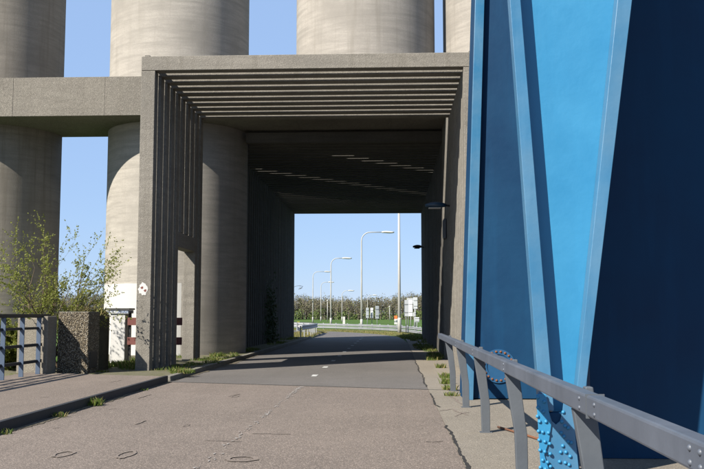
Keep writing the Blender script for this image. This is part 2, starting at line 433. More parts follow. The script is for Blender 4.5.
# ================================================================ WIND SCREEN: half-round columns and slab
RC, YC = 2.52, 31.8
def column(cx, z0, mat, label, r=RC):
    m = MB(); n = 64; H = 25.0; zs = [z0, H]
    for z in zs:
        for k in range(n + 1):
            t = math.pi + math.pi * k / n
            m.v.append((cx + r * math.cos(t), YC + r * math.sin(t), z))
    for k in range(n): m.face((k, k + 1, n + 2 + k, n + 1 + k), 0, True)
    b = len(m.v); m.v += [m.v[0], m.v[n], m.v[2 * n + 1], m.v[n + 1]]
    m.face((b + 1, b, b + 3, b + 2))
    for off, rev in ((0, True), (n + 1, False)):
        b = len(m.v); m.v += [m.v[off + k] for k in range(n + 1)]
        q = list(range(b, b + n + 1)); m.face(tuple(reversed(q)) if rev else tuple(q))
    o = m.build('concrete_column', mat)
    return tag(o, label, 'column', 'half-round columns of the wind screen')
column(-14.62, -.02, 'column_brown', 'half-round concrete column at the far left, behind the leafy shrub')
column(-7.74, -.02, 'column_white', 'half-round concrete column with white painted foot, behind the portal\'s left legs')
column(-.93, 9.24, 'column', 'half-round concrete column rising above the middle of the portal')
column(4.42, -.02, 'column', 'half-round concrete column beside the blue steel, mostly hidden')
slab = empty('concrete_slab', (-6, 29.6, 7.95), 'long weathered aggregate concrete slab beam running between the tall columns', 'beam')
x = -20.3
k = 0
edges = [-20.4, -18.7, -15.6, -12.5, -9.42, -6.3, -3.2, 0, 3.1, 6.2, 8.6]
for a, b in zip(edges, edges[1:]):
    o = MB().box(a + .002, b - .002, 28.4, 31.9, 7.95, 9.25).build('slab_panel', 'slab', slab, .007)
    o.location = -Vector((slab.location)) + Vector((0, random.uniform(-.006, .006), 0))

o = MB().box(-20.3, 8.5, 28.5, 31.8, 8.0, 9.2).build('core', 'slab', slab); o.location = -Vector(slab.location)
# ================================================================ PORTAL GALLERIES of concrete frames
XI, XO, XRI, XRO, ZB, ZT = -5.87, -6.22, 1.77, 2.12, 7.50, 7.86
SP, TH = .6, .31
def gallery(name, loc, label):
    return empty(name, loc, label, 'gallery')
beam_me = MB().box(XO, XRO, 0, TH, ZB, ZT).mesh('roof_beam', 'portal')
legL = MB().box(XO, XI, 0, TH, -.02, ZB - .005).mesh('leg', 'portal')
legR = MB().box(XRI, XRO, 0, TH, -.02, ZB - .005).mesh('leg', 'portal')
beam_d, legL_d, legR_d = [MB().box(a, b, 0, TH, c, d).mesh(nm, 'shaded_portal') for a, b, c, d, nm in ((XO, XRO, ZB, ZT, 'roof_beam'), (XO, XI, -.02, ZB - .005, 'leg'), (XRI, XRO, -.02, ZB - .005, 'leg'))]
beam_n = MB().box(-5.16, XRO, 0, TH, ZB, ZT).mesh('roof_beam', 'shaded_portal')
legS = MB().box(XO + .004, XI - .004, 0, TH, 3.72, ZB - .005).mesh('short_leg', 'portal')
g1 = gallery('portal_gallery', (-2.05, 21.5, 0), 'near portal of grey concrete frames over the road with a side doorway')
def frame(gal, y, cut=False, left=True):
    oy = y - gal.location.y; off = Vector((-gal.location.x, oy, 0))
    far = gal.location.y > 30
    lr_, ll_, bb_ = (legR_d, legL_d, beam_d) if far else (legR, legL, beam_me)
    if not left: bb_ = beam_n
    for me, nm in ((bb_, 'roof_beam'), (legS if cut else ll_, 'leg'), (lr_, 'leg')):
        if nm == 'leg' and me is not lr_ and not left: continue
        o = link(nm, me, gal, .012); o.location = off
        o.location.x += random.uniform(-.006, .006); o.location.z += random.uniform(-.003, .002)
for n in range(10):
    frame(g1, 21.5 + SP * n, 5 <= n <= 7)
o = MB().box(XRI + .012, XRO - .012, 21.815, 26.895, -.02, ZB - .01).build('wall_panel', 'portal', g1); o.location = (2.05, -21.5, 0)
o = MB().box(XO, XI, 24.22, 26.28, 3.30, 3.715).build('lintel', 'portal', g1, .012); o.location = (2.05, -21.5, 0)
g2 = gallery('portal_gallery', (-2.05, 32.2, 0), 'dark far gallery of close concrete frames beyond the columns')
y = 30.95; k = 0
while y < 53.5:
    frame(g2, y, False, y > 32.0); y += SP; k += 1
# side rails that tie the frames together on top
for xx, gal, y0, y1 in ((XO + .05, g1, 21.6, 27.1), (XRO - .2, g1, 21.6, 27.1), (XO + .05, g2, 32.3, 53.6), (XRO - .2, g2, 32.3, 53.6)):
    o = MB().box(xx, xx + .12, y0, y1, ZT - .02, ZT + .06).build('tie_rail', 'portal', gal); o.location = (2.05, -gal.location.y, 0)
# round warning sticker on the front leg
p = onY(143, 289, 21.49)
st = MB(); n = 18
for ring, (rr, mi) in enumerate(((.15, 0),)):
    st.v.append((0, 0, 0)); 
    for k in range(n):
        q = rr * (1 + .12 * math.sin(3 * k) + .08 * math.cos(5 * k)); st.v.append((q * .75 * math.cos(2 * math.pi * k / n), 0, q * math.sin(2 * math.pi * k / n)))
    for k in range(n): st.face((0, 1 + k, 1 + (k + 1) % n), 0)
for cx, cz in ((-.03, .03), (.05, -.04)):
    b = len(st.v); st.v += [(cx + dx, -.002, cz + dz) for dx, dz in ((-.04, .0), (.0, -.035), (.035, -.01), (.03, .035), (-.01, .03))]
    st.face((b, b + 1, b + 2, b + 3, b + 4), 1)
tag(st.build('sticker', ['white_paint', 'red_paint'], None, 0, (p.x, 21.494, p.z)), 'white splash sticker with two red marks on the portal\'s front leg', 'sticker')

# lamps and box on the right wall of the passage
def wall_lamp(y, z, ln, label, blue, arm=.12):
    e = empty('wall_lamp', (XRI, y, z), label, 'lamp')
    m = MB(); m.tube([(0, 0, 0), (-arm, 0, .02)], .03, 8); m.build('bracket', 'black_metal', e)
    m = MB(); n = 8
    pts = [(-arm - ln * t, 0, .02 + .03 * math.sin(math.pi * t)) for t in [k / n for k in range(n + 1)]]
    m.tube(pts, [.03 + .085 * math.sin(math.pi * min(1, .12 + .8 * k / n)) for k in range(n + 1)], 12)
    o = m.build('housing', 'lamp_blue' if blue else 'black_metal', e); o.scale = (1, 1.4, .8)
    m = MB(); m.box(-arm - ln * .85, -arm - ln * .25, -.1, .1, -.085, -.05); m.build('lens', 'lamp_head' if blue else 'black_metal', e, .01)
    return e
wall_lamp(26.95, 4.72, .62, 'blue oval lamp on the right wall just inside the passage', True)
wall_lamp(49.4, 5.15, .5, 'small dark lamp on the right wall near the far end of the passage', False, .1)
m = MB(); m.box(-.09, 0, -.25, .25, -.32, .32); 
tag(m.build('junction_box', 'post_grey', None, .02, (XRI - .005, 28.9, 4.2)), 'flat grey box fixed on the right wall behind the portal frames', 'box')
e = bpy.data.objects['junction_box']; MB().box(-.10, -.09, -.2, .2, -.27, .27).build('cover', 'black_metal', e)
# plain wall pier between the two galleries on the right
tag(MB().box(XRI + .01, XRO, 27.12, 30.93, -.02, 7.94).build('wall_pier', 'portal', None, .012), 'plain concrete wall joining the two galleries along the right of the passage', 'wall')

# ================================================================ BLUE STEELWORK of the bridge
def lerp(a, b, t): return a + (b - a) * t
def lin(z, z0, x0, z1, x1): return x0 + (x1 - x0) * (z - z0) / (z1 - z0)
# far box (A) with its edge flange and bolted hatch
A = empty('steel_box', (3.5, 15.8, 0), 'big dark blue steel box standing beside the portal, with round bolted hatch', 'steelwork')
def Aprt(name, pts, y0, y1, mat, bev=.006):
    o = MB().prism_xz(pts, y0, y1).build(name, mat, A, bev); o.location = -A.location; return o
TZ = 13.0
def ax(z, off=0): return lin(z, 0, 1.12, 6.95, 1.40) + off
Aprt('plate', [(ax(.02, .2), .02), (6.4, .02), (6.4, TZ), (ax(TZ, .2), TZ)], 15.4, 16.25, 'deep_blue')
Aprt('edge_flange', [(ax(.004, .085), .004), (ax(.004, .245), .004), (ax(TZ, .245), TZ), (ax(TZ, .085), TZ)], 15.29, 15.39, 'flange_blue')
Aprt('corner_angle', [(ax(.004, .09), .004), (ax(.004, .198), .004), (ax(TZ, .198), TZ), (ax(TZ, .09), TZ)], 15.395, 16.3, 'deep_blue')
hc = onY(498.5, 366, 15.4)
m = MB(); n = 40
for rr, yy in ((.285, 15.4), (.285, 15.375), (.20, 15.375), (.20, 15.392)):
    m.v += [(hc.x + rr * math.cos(2 * math.pi * k / n), yy, hc.z + rr * math.sin(2 * math.pi * k / n)) for k in range(n)]
for q in range(3):
    for k in range(n): m.face((q * n + k, (q + 1) * n + k, (q + 1) * n + (k + 1) % n, q * n + (k + 1) % n))
m.face(tuple(3 * n + k for k in range(n)))
hatch = m.build('hatch', 'mid_blue', A); hatch.location = -A.location
def dome(r, h, n=10, rings=3):
    m = MB()
    for q in range(rings):
        t = math.pi / 2 * q / rings
        m.v += [(r * math.cos(t) * math.cos(2 * math.pi * k / n), -h * math.sin(t), r * math.cos(t) * math.sin(2 * math.pi * k / n)) for k in range(n)]
    m.v.append((0, -h, 0))
    for q in range(rings - 1):
        for k in range(n): m.face((q * n + k, q * n + (k + 1) % n, (q + 1) * n + (k + 1) % n, (q + 1) * n + k), 0, True)
    for k in range(n): m.face(((rings - 1) * n + k, (rings - 1) * n + (k + 1) % n, rings * n), 0, True)
    return m
bolt_me = dome(.022, .02, 8).mesh('bolt', 'rust')
for k in range(20):
    t = 2 * math.pi * (k + .5) / 20
    link('bolt', bolt_me, hatch, 0, (hc.x + .245 * math.cos(t), 15.375, hc.z + .245 * math.sin(t)))
# strut (B): tapering web between two inclined flanges on a riveted foot
B = empty('steel_strut', (1.5, 8.0, 0), 'bright blue tapering steel strut on a riveted foot behind the railing', 'steelwork')
def Bp(name, L, Rt, z0, z1, y0, y1, mat, bev=.004):
    f = lambda q, z: lin(z, 4.3, q[0], 1.06, q[1])
    o = MB().prism_xz([(f(L, z0), z0), (f(Rt, z0), z0), (f(Rt, z1), z1), (f(L, z1), z1)], y0, y1).build(name, mat, B, bev)
    o.location = -B.location; return o
BT = 9.5
Bp('web', (1.09, 1.28), (2.12, 1.69), .60, BT, 8.0, 8.04, 'bright_blue', 0)
Bp('flange', (1.07, 1.25), (1.165, 1.365), .62, BT, 7.85, 7.998, 'flange_blue')
Bp('flange', (2.035, 1.625), (2.165, 1.705), .62, BT, 7.85, 7.998, 'flange_blue')
Bp('back_flange', (2.10, 1.66), (2.215, 1.745), .3, BT, 8.042, 9.0, 'deep_blue')  # hidden depth behind the web is added to cast shade on the plate wall
Bp('back_flange', (1.09, 1.28), (1.17, 1.36), .3, BT, 8.042, 8.16, 'deep_blue')
# gusset with a U notch, two layers
def P8(px, py, Y=7.83): v = onY(px, py, Y); return (v.x, v.z)
nt_ = [P8(547, 398), P8(549, 412), P8(552, 421), P8(556, 424.5), P8(560, 421), P8(562.5, 412), P8(564, 398)]
l0 = P8(537.5, 392); l1 = (1.285, .0); r0 = P8(571, 392); r1 = (1.60, .0)
o = MB().prism_xz([l1, r1, r0] + nt_[::-1] + [l0], 7.83, 7.846).build('gusset_plate', 'flange_blue', B, .003); o.location = -B.location
a = P8(536, 394); b = P8(545.5, 394); c = P8(551, 424); d = P8(549, 440); 
o = MB().prism_xz([(1.27, 0), (1.372, 0), P8(544.5, 455, 7.81), d, c, b, a], 7.812, 7.828).build('splice_plate', 'bright_blue', B, .003); o.location = -B.location
o = MB().prism_xz([(1.30, 0.0), (1.60, 0.0), (1.60, .6), (1.30, .6)], 7.85, 7.995).build('foot_block', 'deep_blue', B, .003); o.location = -B.location
o = MB().box(1.16, 1.80, 7.72, 8.2, .002, .03).build('base_plate', 'deep_blue', B, .004); o.location = -B.location
riv = dome(.0165, .017).mesh('rivet', 'bright_blue')
RV = [(60,130),(92,150),(62,178),(88,198),(60,220),(70,245),(100,245),(65,290),(85,295),(112,298),(68,332),(95,340),(118,350),(72,380),(95,388),(120,398),(85,428),(108,438),
      (182,200),(175,245),(190,265),(205,275),(172,298),(185,315),(205,340),(180,360),(220,345),(170,390),(195,390),(215,410),(165,435),(192,440),(210,450),(74,462),(98,470),(122,458)]
for (u, v) in RV:
    Y = 7.812 if u < 130 else 7.83
    q = onY(525 + u / 4.74, 370 + v / 4.74, Y - .006)
    o = link('rivet', riv, B); o.location = (q.x - 1.5, Y - 8.0, q.z)
for (px, py) in ((541, 382), (543.5, 396), (565.5, 385), (567, 398)):
    q = onY(px, py, 7.84); o = link('rivet', riv, B); o.location = (q.x - 1.5, 7.85 - 8, q.z)
# near plate wall (C)
C = empty('steel_wall', (4.2, 9.5, 0), 'dark navy steel plate wall right of the bright blue strut', 'steelwork')
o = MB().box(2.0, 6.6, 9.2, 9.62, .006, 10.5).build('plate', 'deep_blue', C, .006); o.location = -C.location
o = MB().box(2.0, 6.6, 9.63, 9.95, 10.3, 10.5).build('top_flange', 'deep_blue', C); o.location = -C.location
for xx in (2.9, 4.2, 5.5):
    o = MB().box(xx, xx + .03, 9.622, 9.9, .006, 10.29).build('stiffener', 'deep_blue', C); o.location = -C.location

# ================================================================ RAILINGS
rr = empty('steel_guardrail', (1.1, 8, 0), 'grey steel box-rail barrier on bent posts along the right of the road', 'guardrail')
def rp(mb, name, mat, bev=0):
    o = mb.build(name, mat, rr, bev); o.location = -rr.location; return o
rp(MB().box(.985, 1.07, -12, 19.3, .932, 1.04), 'rail', 'rail_grey', .012)
rp(MB().box(.98, 1.075, 4.62, 4.63, .923, 1.045), 'rail_joint', 'post_grey')
post = MB()
prof = [(1.095, 0), (1.195, 0), (1.195, .36), (1.118, 1.045), (1.074, 1.045), (1.074, .925), (1.005, .925), (1.085, .40)]
post.prism_xz(prof, -.035, .035)
pme = post.mesh('post', 'post_grey')
foot = MB().box(1.07, 1.22, -.05, .05, .002, .014).mesh('foot_plate', 'post_grey')
for y in (17.05, 14.1, 11.15, 8.1, 5.1, 2.1, -.9, -3.9, -6.9, -9.9):
    o = link('post', pme, rr, .006); o.location = Vector((0, y, 0)) - rr.location
    f = link('foot_plate', foot, o, .003)
rb_me = dome(.012, .009, 8).mesh('bolt', 'rail_grey')
for y in (14.0, 11.05, 8.0, 4.45, 4.8, 3.05, 2.95):
    for zz in (.96, 1.008):
        o = link('bolt', rb_me, rr); o.rotation_euler.z = -math.pi / 2; o.location = Vector((.985, y, zz)) - rr.location
# left railing
lr = empty('steel_railing', (-7.9, 16, .12), 'blue-grey post railing with four dark rails along the left pavement', 'railing')
def lp(mb, name, mat, bev=0):
    o = mb.build(name, mat, lr, bev); o.location = -lr.location; return o
for z0, z1, wd, ye in ((1.37, 1.45, .05, 20.28), (1.11, 1.165, .03, 20.28), (.735, .80, .03, 20.06), (.375, .44, .03, 20.06)):
    lp(MB().box(-7.9 - wd, -7.9 + wd, 4, ye, z0, z1), 'rail', 'railing_dark', .008)
pm = MB().box(-.05, .05, -.012, .012, .12, 1.37).mesh('post', 'railing_blue')
ps = MB().box(-.045, .045, -.012, .012, .36, 1.37).mesh('post', 'railing_blue')
for y in [18.72 - .93 * k for k in range(15)] + [19.62]:
    o = link('post', pm, lr, .004); o.location = Vector((-7.865, y, 0)) - lr.location
o = link('post', ps, lr, .004); o.location = Vector((-7.865, 20.03, 0)) - lr.location
# concrete end pieces of the railing
tag(MB().box(-7.84, -7.715, 19.75, 20.3, .10, 1.40).build('end_post', 'pier', None, .02), 'narrow concrete end post between the railing and the pebbled block', 'post')
tag(MB().box(-8.75, -7.985, 20.55, 20.85, -.02, 1.36).build('concrete_pier', 'pier', None, .02), 'pale concrete pier standing behind the left railing\'s end', 'pier')
blk = tag(MB().box(-7.71, -6.99, 20.34, 21.12, .07, 1.49).build('pebble_block', 'aggregate', None, .02), 'square block of pebbled aggregate concrete at the end of the left railing', 'block')
MB().box(-7.70, -7.0, 20.35, 21.11, 1.488, 1.505).build('cap', 'kerbstone', blk, .005)
MB().box(-7.05, -6.972, 20.44, 20.95, .2, .58).build('dark_recess', 'black_metal', blk, .01)  # black box standing in for the darkness of a recess
tag(MB().box(-7.7, -7.03, 21.15, 22.0, .07, 1.42).build('mossy_block', 'mossy', None, .02), 'dark mossy concrete block behind the pebbled block', 'block')
# white cabinet and red and white boards
cab = empty('utility_cabinet', (-7.58, 24.5, .08), 'white low cabinet under a dark scribbled cap, left of the portal', 'cabinet')
def cp(mb, name, mat, bev=0):
    o = mb.build(name, mat, cab, bev); o.location = -cab.location; return o
cp(MB().box(-7.80, -7.38, 24.45, 24.85, .08, 1.46), 'body', 'white_paint', .015)
cp(MB().box(-7.86, -7.28, 24.40, 24.9, 1.465, 1.56), 'cap', 'graffiti', .01)
cp(MB().box(-7.93, -7.25, 24.37, 24.93, 1.565, 1.61), 'lid', 'black_metal', .006)
bar = empty('barrier_boards', (-6.6, 24.6, .08), 'two red and white barrier boards on dark posts beside the portal doorway', 'barrier')
def bp_(mb, name, mat, bev=0):
    o = mb.build(name, mat, bar, bev); o.location = -bar.location; return o
for xx in (-7.32, -6.5): bp_(MB().box(xx, xx + .07, 24.55, 24.62, .07, 1.5), 'post', 'black_metal', .006)
for z0 in (1.14, .60):
    b_ = bp_(MB().box(-7.33, -5.80, 24.50, 24.53, z0, z0 + .21), 'board', 'red_paint', .004)
    for xx in (-6.72, -6.3): MB().box(xx, xx + .22, 24.496, 24.499, z0 + .004, z0 + .206).build('white_stripe', 'white_paint', b_)
# rusty rod by the railing
a = onZ(498, 427, .02); b = onZ(548, 442, .02)
m = MB(); m.tube([(a.x, a.y, .022), lerp(a, b, .5) + Vector((.01, 0, .002)), (b.x, b.y, .022)], .014, 8)
tag(m.build('rusty_rod', 'rust'), 'thin rusty rod lying on the concrete behind the railing', 'rod')

# ================================================================ BEYOND THE PASSAGE
def lamp_post(px, py, h, arm, label, side=1, rb=.09, head=.75, grp='street lamps beyond the passage'):
    p = onZ(px, py, h); e = empty('street_lamp', (p.x, p.y, -.03), label, 'street lamp', grp)
    m = MB(); rad = min(arm * .55, .9)
    pts = [(0, 0, 0), (0, 0, h * .5), (0, 0, h - rad)]
    for k in range(1, 7):
        t = math.pi / 2 * k / 6; pts.append((side * rad * (1 - math.cos(t)), 0, h - rad + rad * math.sin(t)))
    pts.append((side * (arm - head * .5), 0, h))
    rads = [rb] + [rb * .8] + [rb * .62] + [rb * .5] * 6 + [rb * .42]
    m.tube(pts, rads, 10); m.build('pole', 'pole_paint', e)
    m = MB(); n = 6
    m.tube([(side * (arm - head * .6 + head * k / n), 0, h + .02 * math.sin(k)) for k in range(n + 1)],
           [.05 + .075 * math.sin(math.pi * (.15 + .75 * k / n)) for k in range(n + 1)], 10)
    o = m.build('lamp_head', 'lamp_head', e); o.scale = (1, 1.7, 1)
    m = MB(); m.tube([(0, 0, 0), (0, 0, .9), (0, 0, .95)], [rb * 1.35, rb * 1.35, rb], 10); m.build('base', 'pole_paint', e)
    return e
lamp_post(361.5, 232, 10, 2.9, 'tallest fully visible street lamp, right of the road bend', 1, .11, 1.3)
lamp_post(331, 258, 9, 2.3, 'second tallest street lamp, standing left of the tallest one', 1, .11, 1.3)
lamp_post(313, 271.5, 9, 2.7, 'leftmost pale street lamp seen through the passage', 1, .1, 1.1)
lamp_post(321, 282, 8, 2.2, 'street lamp close to the left of the second tallest one, its head behind that pole', 1, .1, 1.2)
lamp_post(342, 290.5, 6, 1.9, 'short street lamp in the gap between the two tallest ones', 1, .09, 1.2)
lamp_post(367.5, 295, 6, 1.9, 'short street lamp rising just right of the tallest one', 1, .09, 1.1)
p = onZ(399.5, 333)
e = empty('lamp_mast', (p.x, p.y, -.03), 'thick pale lamp mast rising out of view at the right of the passage', 'street lamp')
m = MB(); m.tube([(0, 0, 0), (0, 0, 5), (0, 0, 11.2)], [.125, .105, .075], 14); m.build('pole', 'pole_paint', e)
m = MB(); m.tube([(0, 0, 0), (0, 0, 1.1), (0, 0, 1.2)], [.15, .15, .12], 14); m.build('base', 'pole_paint', e)
m = MB(); m.tube([(0, 0, 11.15), (1.2, 0, 11.4), (2.4, 0, 11.42)], [.05, .05, .04], 10); m.build('arm', 'pole_paint', e)
m = MB(); m.tube([(2.2, 0, 11.42), (2.6, 0, 11.43), (3.1, 0, 11.42)], [.06, .12, .06], 10); m.build('lamp_head', 'lamp_head', e)
for px, py, h, lab in ((327.5, 301, 4, 'small bollard lamp between the left street lamps'), (389.5, 307, 3, 'tiny far lamp post in front of the wood, left of the thick mast')):
    q = onZ(px, py, h); e = empty('lamp_post', (q.x, q.y, -.03), lab, 'street lamp')
    m = MB(); m.tube([(0, 0, 0), (0, 0, h)], [.09, .06], 8); m.build('pole', 'pole_paint', e)
    m = MB(); m.tube([(0, 0, h), (0, 0, h + .12), (0, 0, h + .28)], [.13, .2, .1], 10); m.build('lamp_head', 'lamp_head', e)
# dark curved arm lamp at the left edge
q = onZ(299, 288, 6)
e = empty('street_lamp', (q.x - 1.3, q.y, -.03), 'dark curved double-arm lamp half hidden by the left wall of the passage', 'street lamp')
m = MB(); m.tube([(0, 0, 0), (0, 0, 6.6)], [.09, .06], 8); m.build('pole', 'post_grey', e)
m = MB(); m.tube([(0, 0, 6.0), (.7, 0, 6.35), (1.4, 0, 6.45), (2.0, 0, 6.3)], .035, 8); m.build('arm', 'post_grey', e)
m = MB(); m.tube([(1.2, 0, 5.85), (1.55, 0, 5.95), (1.9, 0, 6.15)], [.03, .09, .05], 8); m.build('lamp_head', 'post_grey', e)
m = MB(); m.tube([(1.45, 0, 6.44), (1.45, 0, 5.95)], .02, 6); m.build('bracket', 'post_grey', e)

# guard rails
def wrail(pts, label, step=1.5, double=False, h=.75, grp=None):
    P = []
    V = [Vector(p) for p in pts]
    for a, b in zip(V, V[1:]):
        n = max(1, int((b - a).length / step)); P += [a.lerp(b, k / n) for k in range(n)]
    P.append(V[-1])
    e = empty('guardrail', (P[0].x, P[0].y, -.03), label, 'guardrail', grp)
    prof = [(o, z * RS) for o, z in [(0, .31), (.05, .28), (.05, .21), (0, .17), (0, .14), (.05, .10), (.05, .03), (0, 0)]]
    def rail(zb, name):
        m = MB(); n = len(prof)
        for k, p in enumerate(P):
            d = (P[min(k + 1, len(P) - 1)] - P[max(0, k - 1)]).normalized(); nn = Vector((d.y, -d.x)) * SIDE
            for (o, z) in prof: m.v.append((p.x + nn.x * (o + .06) - e.location.x, p.y + nn.y * (o + .06) - e.location.y, zb + z + .03))
            for (o, z) in reversed(prof): m.v.append((p.x + nn.x * (o + .05) - e.location.x, p.y + nn.y * (o + .05) - e.location.y, zb + z + .03))
        q = 2 * n
        for k in range(len(P) - 1):
            for j in range(q): m.face((k * q + j, k * q + (j + 1) % q, (k + 1) * q + (j + 1) % q, (k + 1) * q + j))
        m.build(name, 'galvanised', e)
    rail(h - .31, 'rail')
    if double: rail(h - .31 - .26, 'lower_rail')
    pm = MB().box(-.06, .06, -.03, .03, 0, h - .02).mesh('post', 'galvanised')
    for k in range(0, len(P)):
        d = (P[min(k + 1, len(P) - 1)] - P[max(0, k - 1)]); o = link('post', pm, e)
        o.location = (P[k].x - e.location.x, P[k].y - e.location.y, 0); o.rotation_euler.z = math.atan2(d.y, d.x)
    return e
SIDE = 1; RS = 1.0
wrail([(-5.55, 54.2), (-5.45, 60), (-5.6, 66), (-6.6, 71.5), (-8.6, 76), (-12.5, 80.5)], 'steel guardrail along the inside of the bend, left of the road', 1.6, False, .78)
SIDE = -1; RS = .6
wrail([(2.4, 60), (1.6, 68), (.4, 74.5), (-1.8, 81), (-5.5, 88), (-11, 94.5), (-19, 99), (-30, 102)], 'long double guardrail curving round the outside of the bend', 2.0, True, .62)
# dark edge kerb inside of the bend
seam('kerb_edge', [(-5.0, 57), (-5.05, 62), (-5.5, 68), (-6.6, 74)], .22, 'tar', .02, .02)

def sign(x, y, wd, z0, z1, label, rot=0, poles=(0,), mat='sign_back', grp='road signs seen from behind'):
    e = empty('road_sign', (x, y, -.03), label, 'sign', grp); e.rotation_euler.z = rot
    MB().box(-wd / 2, wd / 2, -.02, .01, z0, z1).build('panel', mat, e, .015)
    for zz in (lerp(z0, z1, .25), lerp(z0, z1, .75)): MB().box(-wd / 2 + .03, wd / 2 - .03, -.045, -.021, zz - .03, zz + .03).build('clamp', 'galvanised', e)
    for pxx in poles: m = MB(); m.tube([(pxx, .04, 0), (pxx, .04, z1 - .05)], .038, 8); m.build('pole', 'galvanised', e)
    return e
def at(px, Y): v = onY(px, 314, Y); return v.x
sign(at(406.2, 69), 69, .34, 1.3, 2.55, 'tall narrow sign panel right of the thick mast, nearer of the pair', .25)
sign(at(410.6, 71.5), 71.5, .36, 1.3, 2.6, 'tall narrow sign panel set just right of the nearer panel', -.3)
sign(at(411.5, 84), 84, .85, 2.45, 2.95, 'wide top sign panel behind the tall narrow panels', 0, (-.3, .3))
sign(at(415.5, 82), 82, .38, 1.95, 3.0, 'sign panel at the right edge of the passage view', .1)
sign(at(414.4, 76), 76, .22, 1.25, 1.6, 'small light blue plate at the right of the passage view', 0)
sign(at(417, 78), 78, .4, .78, 1.2, 'low white plate at the right end of the far guardrail', 0)
sign(at(367.4, 97), 97, .32, 1.05, 2.15, 'left panel of the slim sign pair right of the tallest lamp', .3)
sign(at(371.8, 97.5), 97.5, .32, 1.05, 2.15, 'right panel of the slim sign pair right of the tallest lamp', -.25)
sign(at(377.2, 91), 91, .40, 1.0, 2.3, 'single slim sign panel standing apart from the pair, on its own pole', .45)
# small far things
def marker(px, Y, h, wd, mat, label, cat, band=None):
    e = empty('marker_post', (at(px, Y), Y, -.03), label, cat)
    MB().box(-wd / 2, wd / 2, -.06, .06, 0, h * .62).build('body', mat, e, .02)
    MB().box(-wd / 2 + .01, wd / 2 - .01, -.05, .05, h * .625, h).build('top', band or mat, e, .02)
marker(395.8, 128, 1.25, .45, 'white_paint', 'white and orange traffic beacon behind the far guardrail', 'beacon', 'orange')
marker(298.4, 76, .82, .26, 'white_paint', 'small yellow-topped marker post by the left guardrail', 'marker post', 'yellow')
marker(344, 110, 1.15, .3, 'white_paint', 'small white marker at the foot of a far lamp', 'marker post')

# far wood: one mass of spring trees
wood = MB()
def far_tree(x, y, h, bush):
    th = h * random.uniform(.25, .4); 
    if not bush:
        wood.tube([(x, y, -.1), (x + random.uniform(-.3, .3), y, h * .6), (x + random.uniform(-.5, .5), y, h * .92)], [.16, .1, .03], 5, 0, False)
        for k in range(5):
            a = random.uniform(0, 6.28); z = h * random.uniform(.25, .7); l = h * random.uniform(.15, .3)
            wood.tube([(x, y, z), (x + l * .8 * math.cos(a), y + l * .5 * math.sin(a), z + l)], [.07, .02], 4, 0, False)
    n = 260 if not bush else 160
    rx = h * (.3 if not bush else .75); 
    lobes = [(random.uniform(-.6, .6) * rx, random.uniform(-.6, .6) * rx, h * random.uniform(.22, .85), rx * random.uniform(.4, .75)) for _ in range(6)]
    for _ in range(n):
        lx, ly, lz, lr_ = random.choice(lobes); v = rv() * lr_ * random.uniform(.3, 1.0) ** .5
        p = Vector((x + lx + v.x, y + ly + v.y, max(.1, lz + v.z * (1.3 if not bush else .9))))
        mi = 2 if bush else (1 if random.random() < .3 else 0)
        s_ = random.uniform(.18, .46)
        wood.leaf(p, rv(), rv(), s_, s_ * (.75 if mi else .35), mi)
for k in range(640):
    y = random.uniform(236, 262); x = random.uniform(-112, 30)
    far_tree(x, y, random.uniform(5.2, 7.0) + (y - 236) * .03 + .9 * math.sin(x * .13), False)
for k in range(80):
    far_tree(random.uniform(-112, 30), random.uniform(229, 236), random.uniform(1.4, 3.0), True)
for k in range(220):
    y = random.uniform(238, 275); x = random.choice((random.uniform(-240, -112), random.uniform(30, 140))); far_tree(x, y, random.uniform(5.2, 7.2), random.random() < .15)
tag(wood.build('woodland', ['far_twigs', 'far_leaf', 'far_bush']), 'brown-green spring wood closing the field beyond the passage', 'wood', kind='stuff')

# ================================================================ PLANTS NEAR BY
UPB = .025
def shrub(name, base, n_stem, tips, label, leafmat='leaf', seed=1, leaf=.06, dens=1.0, r0=.028):
    random.seed(seed)
    e = empty(name, base, label, 'shrub'); br = MB(); lf = MB(); B0 = Vector(base)
    def twig(p, d, l, r, lvl):
        pts = [p]; rads = [r]; n = 5
        for k in range(n):
            d = (d + rv() * .2 + Vector((0, 0, UPB))).normalized(); p = p + d * (l / n); pts.append(p); rads.append(r * (1 - .8 * (k + 1) / n))
            if lvl < 2:
                for _ in range(2 if random.random() < .75 else 1):
                    if k >= 1: twig(p, (d + rv() * .85).normalized(), l * random.uniform(.22, .42), rads[-1] * .6, lvl + 1)
            if k >= (2 if lvl == 0 else 0):
                for _ in range(int((5 if lvl else 3) * dens + random.random())):
                    q = p - d * (l / n) * random.random(); s_ = leaf * random.uniform(.6, 1.25)
                    dd = (d * .5 + rv()).normalized(); lf.leaf(q, dd, rv(), s_, s_ * .6)
        br.tube(pts, rads, 5, 0, False)
    for t in tips:
        t = Vector(t) - B0; p = Vector((random.uniform(-.35, .35), random.uniform(-.25, .25), 0))
        d = (t - p); twig(p, (d.normalized() + Vector((0, 0, .12))).normalized(), d.length * .74, r0 * random.uniform(.7, 1.1), 0)
    br.build('branches', 'bark', e); lf.build('leaves', leafmat, e)
    return e
tips = []
for px, py, Y in ((28, 210, 21.35), (10, 232, 21.05), (45, 218, 21.65), (60, 228, 21.25), (78, 240, 21.15), (97, 226, 21.45), (110, 240, 21.35), (131, 243, 21.15), (120, 262, 21.05), (90, 262, 21.35), (70, 262, 21.75), (20, 255, 21.45), (-12, 225, 21.15), (38, 250, 20.95), (5, 268, 21.55), (54, 268, 21.45), (100, 280, 21.55), (-15, 260, 21.45), (85, 285, 21.65), (30, 285, 21.75)):
    v = onY(px - 6, py - 4, Y); tips.append((v.x, v.y, v.z))
